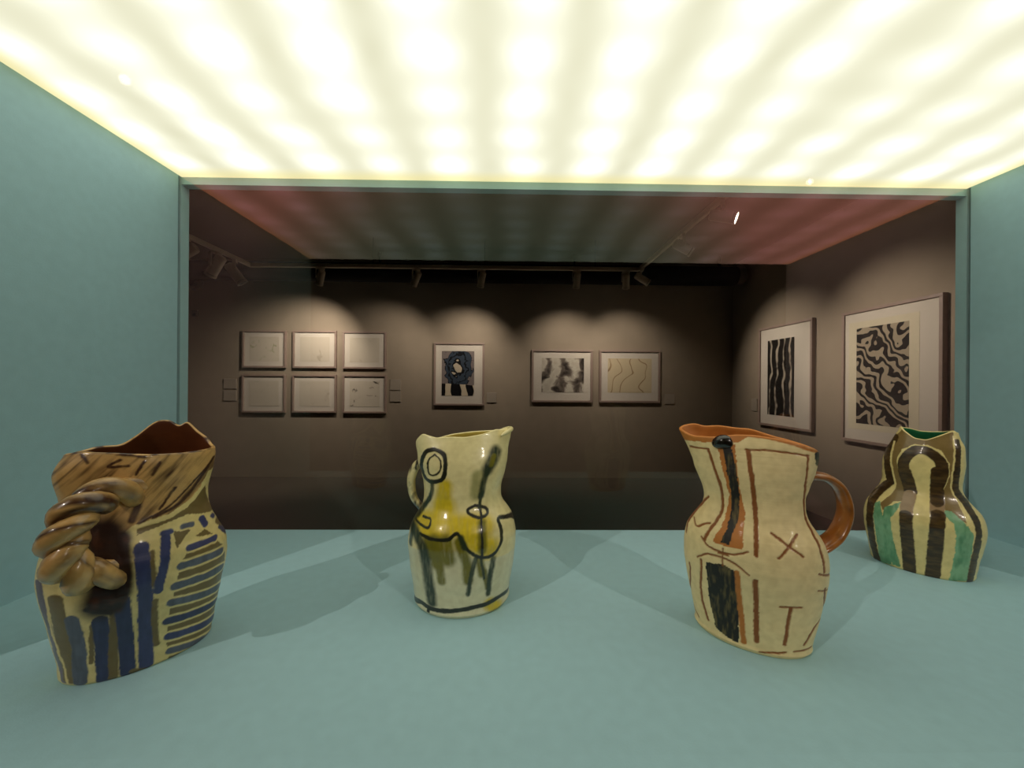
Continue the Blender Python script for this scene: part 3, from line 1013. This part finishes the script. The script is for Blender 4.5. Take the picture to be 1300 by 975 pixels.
def framed_print(label, w_, h_, art, loc, rz=0.0, group=None, mould=.028, depth=.038, art_box=None, sheet_box=None):
    """origin at the bottom centre of the frame's back; art_box = (x0, x1, z0, z1) as fractions of the frame"""
    o = thing('framed_print', label, 'picture', loc, rz, group)
    m = mould
    x = w_ / 2
    for nm, lo, hi in (('frame_rail', (-x, -depth, 0), (x, 0, m)), ('frame_rail', (-x, -depth, h_ - m), (x, 0, h_)),
                       ('frame_stile', (-x, -depth, m), (-x + m, 0, h_ - m)), ('frame_stile', (x - m, -depth, m), (x, 0, h_ - m))):
        boxes(nm, [(lo, hi)], M_frame, o, .003)
    boxes('mount_board', [((-x + m, -depth + .018, m), (x - m, -depth + .024, h_ - m))], M_mat, o)
    if sheet_box:
        a = sheet_box
        boxes('paper_sheet', [((-x + a[0] * w_, -depth + .0165, a[2] * h_), (-x + a[1] * w_, -depth + .018, a[3] * h_))], M_sheet, o)
    a = art_box
    p = boxes('print', [((-(a[1] - a[0]) / 2 * w_, -.001, -(a[3] - a[2]) / 2 * h_), ((a[1] - a[0]) / 2 * w_, 0, (a[3] - a[2]) / 2 * h_))], art, o)
    p.location = (-x + (a[0] + a[1]) / 2 * w_, -depth + .0163, (a[2] + a[3]) / 2 * h_)
    bmg = bmesh.new()
    box(bmg, (-x + m, -depth + .006, m), (x - m, -depth + .009, h_ - m))
    gl = mesh_obj('glazing', bmg, [M_clear, M_pane], o)
    for pl in gl.data.polygons:
        if pl.normal.y < -.9:
            pl.material_index = 1
    return o


WY = 6.149
GR = 'small framed drawings hung in two rows of three'
rows = [(-4.160, -3.478, 1.728, 2.320, 'small framed pale drawing with a faint greenish mark, top row above the caption plates', (150, 150, 110), .2),
        (-3.372, -2.688, 1.728, 2.322, 'small framed pale drawing, middle one of the top row', (180, 166, 148), 1.9),
        (-2.590, -1.905, 1.724, 2.316, 'small framed pale drawing at the top row end beside the blue portrait wall', (182, 168, 150), 3.1),
        (-4.164, -3.483, 1.021, 1.625, 'small framed pale drawing beside the caption plates, bottom row', (184, 170, 152), 4.4),
        (-3.377, -2.683, 1.024, 1.625, 'small framed pale drawing, middle one of the bottom row', (172, 158, 142), 5.3),
        (-2.588, -1.896, 1.020, 1.630, 'small framed drawing with dark grey smudges, bottom row end', (84, 76, 66), 6.6)]
rows[2] = rows[2][:4] + ('small framed pale drawing above the one with dark grey smudges',) + rows[2][5:]
for x0, x1, z0, z1, lab, tint, off in rows:
    framed_print(lab, x1 - x0, z1 - z0, art_material('pale_drawing', ('faint', off, tint)), ((x0 + x1) / 2, WY, z0), 0, GR, mould=.03, art_box=(.16, .84, .17, .83))
framed_print('upright framed print of slate blue, black and cream shapes in a wide white mount', .80, 1.0, art_material('blue_print', ('blue',)), (-.749, WY, 1.152), art_box=(.155, .80, .155, .865), mould=.03)
framed_print('wide framed print with dark sepia washes in a white mount', .975, .84, art_material('sepia_print', ('sepia',)), (.892, WY, 1.213), group='pair of wide framed prints', art_box=(.165, .86, .19, .84), mould=.032)
framed_print('wide framed print on buff paper with fine brown lines', .98, .84, art_material('ochre_print', ('ochre',)), (1.978, WY, 1.214), group='pair of wide framed prints', art_box=(.14, .86, .19, .84), mould=.032)
framed_print('tall framed print of a black field with pale streaks, on the side wall', .96, 1.36, art_material('dark_print', ('dark',)), (3.649, 4.962, .95), -math.pi / 2, 'large prints on the side wall', mould=.03, depth=.045,
             art_box=(.18, .69, .115, .86))
framed_print('largest framed print, heavy black bands on buff paper, on the side wall', .96, 1.36, art_material('banded_print', ('bands',)), (3.649, 3.602, .925), -math.pi / 2, 'large prints on the side wall', mould=.03, depth=.045,
             art_box=(.17, .71, .145, .86), sheet_box=(.075, .80, .10, .91))


# caption plates
def caption(loc, w_, h_, label, rz=0.0):
    o = thing('caption_plate', label, 'caption', loc, rz, 'caption plates on the gallery walls')
    boxes('plate', [((-w_ / 2, -.012, 0), (w_ / 2, 0, h_))], M_label, o, .002)
    return o


caption((-4.361, WY, 1.395), .2, .16, 'upper caption plate beside the pale drawing at the end of the rows')
caption((-4.361, WY, 1.205), .2, .16, 'lower caption plate beside the pale drawing at the end of the rows')
caption((-1.76, WY, 1.39), .17, .17, 'upper caption plate between the rows of drawings and the blue print')
caption((-1.76, WY, 1.205), .17, .17, 'lower caption plate between the rows of drawings and the blue print')
caption((-.23, WY, 1.2), .15, .16, 'single caption plate beside the slate blue and black print')
caption((2.63, WY, 1.195), .16, .16, 'single caption plate beside the buff paper print')
caption((3.649, 5.585, 1.13), .13, .18, 'caption plate on the side wall beside the black streaked print', -math.pi / 2)

# small detectors high on the wall
o = thing('smoke_detector', 'small dark dome detector on the wall under the black duct', 'detector', (-4.91, WY, 3.03))
bm = bmesh.new()
cyl(bm, (0, 0, .03), (0, -.05, .03), .12, .11, 28)
mesh_obj('base', bm, M_rim, o)
bm = bmesh.new()
cyl(bm, (0, -.05, .03), (0, -.09, .03), .07, .04, 24)
mesh_obj('dome', bm, M_dark, o)
o = thing('wall_sensor', 'tiny grey sensor on the wall below the dome detector', 'sensor', (-4.91, WY, 2.53))
boxes('housing', [((-.045, -.03, 0), (.045, 0, .1))], M_rim, o, .008)
bm = bmesh.new()
cyl(bm, (0, -.03, .03), (0, -.034, .03), .02, .016, 16)
mesh_obj('eye', bm, M_dark, o)

# ------------------------------------------------------------------ black air duct along the back wall
duct = thing('air_duct', 'long black round air duct running under the ceiling along the back wall', 'duct', (0, 5.75, 3.0))
bm = bmesh.new()
cyl(bm, (-8.8, 0, .145), (3.46, 0, .145), .142, seg=40)
mesh_obj('pipe', bm, M_black, duct, True)
bm = bmesh.new()
cyl(bm, (3.44, 0, .145), (3.54, 0, .145), .146, .142, seg=40)
e = mesh_obj('end_collar', bm, M_rim, duct)
e['label'] = 'grey collar at the duct end'
for x in (-7, -5.2, -1.9, 1.0, 3.2):
    boxes('hanger', [((x, -.012, .28), (x + .02, .012, .449))], M_black, duct)

# ------------------------------------------------------------------ lighting track with spotlights
TZ = 3.045
trk = thing('lighting_track', 'thin grey lighting track bent in a U under the ceiling', 'lighting track', (0, 0, TZ))
boxes('rail', [((-3.46, 5.18, 0), (1.80, 5.22, .05))], M_track, trk, .004)
boxes('rail', [((-3.46, 1.5, 0), (-3.42, 5.18, .05))], M_track, trk, .004)
boxes('rail', [((1.78, 1.5, 0), (1.82, 5.18, .05))], M_track, trk, .004)
for (x, y) in ((-3.44, 1.7), (-3.44, 3.2), (1.8, 1.7), (1.8, 2.6), (-.3, 5.2), (-1.8, 5.2), (1.2, 5.2)):
    bm = bmesh.new()
    cyl(bm, (x, y, .05), (x, y, .404), .004, seg=8)
    mesh_obj('suspension_wire', bm, M_black, trk)


def spotlight(x, y, aim, label, energy, side=1, z=TZ, angle=62, lit=True, size=1.0, drop=.13, off=''):
    """hangs from the rail at (x, y); aim is the point on the wall that it lights"""
    o = thing('track_spotlight' + off, label, 'spotlight', (x, y, z), 0, 'spotlights on the ceiling tracks')
    d = Vector((aim[0] - x, aim[1] - y, aim[2] - (z - drop))).normalized()
    side_v = Vector((-d.y, d.x, 0)).normalized() * side
    s = size
    q = Matrix((side_v, Vector((0, 0, 1)).cross(side_v), (0, 0, 1))).transposed().to_4x4()
    bm = bmesh.new()
    box(bm, (-.05 * s, -.016, -.03), (.05 * s, .016, 0), .003)
    bmesh.ops.transform(bm, matrix=q, verts=bm.verts)
    mesh_obj('adapter', bm, M_spot, o)
    bm = bmesh.new()
    box(bm, (.052 * s, -.014 * s, -drop - .015), (.06 * s, .014 * s, -.02), .002)
    box(bm, (.0, -.014 * s, -.03), (.06 * s, .014 * s, -.022), .002)
    bmesh.ops.transform(bm, matrix=q, verts=bm.verts)
    mesh_obj('bracket', bm, M_spot, o)
    c = Vector((0, 0, -drop))
    bm = bmesh.new()
    cyl(bm, c - d * .085 * s, c + d * .085 * s, .046 * s, seg=32)
    cyl(bm, c - d * .10 * s, c - d * .085 * s, .034 * s, .046 * s, seg=32)
    mesh_obj('housing', bm, M_spot, o, False)
    bm = bmesh.new()
    cyl(bm, c + d * .085 * s, c + d * .09 * s, .042 * s, seg=32)
    mesh_obj('gasket', bm, M_dark, o)
    bm = bmesh.new()
    cyl(bm, c + d * .09 * s, c + d * .094 * s, .050 * s, seg=32)
    cyl(bm, c + d * .094 * s, c + d * .11 * s, .050 * s, seg=32, caps=False)
    cyl(bm, c + d * .093 * s, c + d * .11 * s, .045 * s, seg=32, caps=False)
    mesh_obj('bezel', bm, M_spot, o)
    bm = bmesh.new()
    cyl(bm, c + d * .097 * s, c + d * .101 * s, .044 * s, seg=32)
    mesh_obj('lens' + off, bm, M_lens if lit else M_dark, o)
    if energy:
        ld = bpy.data.lights.new('spot_lamp' + off, 'SPOT')
        ld.energy = energy
        ld.color = (1.0, .85, .76)
        ld.spot_size = R(angle)
        ld.spot_blend = 1.0
        ld.shadow_soft_size = .004
        lo = bpy.data.objects.new('spot_lamp' + off, ld)
        C.objects.link(lo)
        lo.parent = o
        lo.location = c + d * .106 * s
        lo.rotation_euler = d.to_track_quat('-Z', 'Y').to_euler()
    return o


G = GALLERY_SPOT
spotlight(-2.50, 5.2, (-3.3, 6.15, 1.58), 'grey track spotlight on the back rail above the rows of small drawings', G * 1.5, 1, angle=105)
spotlight(-1.22, 5.2, (-2.1, 6.15, 1.55), 'grey track spotlight on the back rail between the drawings and the blue print', G * .6, 1, angle=98)
spotlight(-.34, 5.2, (-.72, 6.15, 1.6), 'grey track spotlight on the back rail above the blue print', G * .95, 1, angle=98)
spotlight(.95, 5.2, (.95, 6.15, 1.58), 'grey track spotlight on the back rail above the sepia print', G * .75, 1, angle=98)
spotlight(1.62, 5.2, (1.9, 6.15, 1.58), 'grey track spotlight on the back rail above the buff print', G * .6, 1, angle=98)
spotlight(1.80, 5.10, (3.65, 4.95, 1.72), 'grey track spotlight at the rail corner turned to the black streaked print', G * 1.6, 1, angle=64)
spotlight(1.80, 3.92, (3.65, 3.55, 1.72), 'grey track spotlight under the ceiling turned to the largest print', G * 1.6, -1, angle=66)
spotlight(1.80, 3.19, (3.9, 1.8, 2.0), 'track spotlight with its bright white lens showing', G * .6, 1, angle=66)
spotlight(-3.44, 4.60, (-4.9, 4.9, .9), 'grey track spotlight of the crossed pair, tilted away from the drawings', G * .4, 1, angle=88, size=1.3, drop=.17)
spotlight(-3.44, 4.92, (-2.2, 5.5, .9), 'grey track spotlight of the crossed pair, tilted towards the drawings', 0, -1, angle=88, lit=False, size=1.3, drop=.17)
spotlight(-3.44, 4.16, (-6.0, 4.0, 1.2), 'grey track spotlight nearest the case frame, turned to the side', G * .3, 1, angle=88, size=1.3, drop=.17)


# spotlights on the visitors' side of the case
spotlight(-2.15, -1.53, (-.3, .62, 1.25), 'track spotlight on the visitors side lighting the rope handled jug', VISITOR_SPOT, 1, z=3.33, angle=44, size=.55, off='_offscreen')
spotlight(2.5, -2.49, (.7, .7, 1.25), 'track spotlight on the visitors side lighting the striped jug', VISITOR_SPOT * 1.3, 1, z=3.33, angle=40, size=.55, off='_offscreen')
vt = thing('lighting_track', 'grey lighting track under the ceiling on the visitors side', 'lighting track', (0, 0, 3.33))
boxes('rail', [((-3, -1.55, 0), (3.3, -1.51, .05))], M_track, vt, .004)
boxes('rail', [((2.48, -3.2, 0), (2.52, -1.55, .05))], M_track, vt, .004)
for x, y in ((-2.6, -1.53), (1.2, -1.53), (2.5, -3.0)):
    bm = bmesh.new()
    cyl(bm, (x, y, .05), (x, y, .12), .006, seg=8)
    mesh_obj('suspension_wire', bm, M_black, vt)
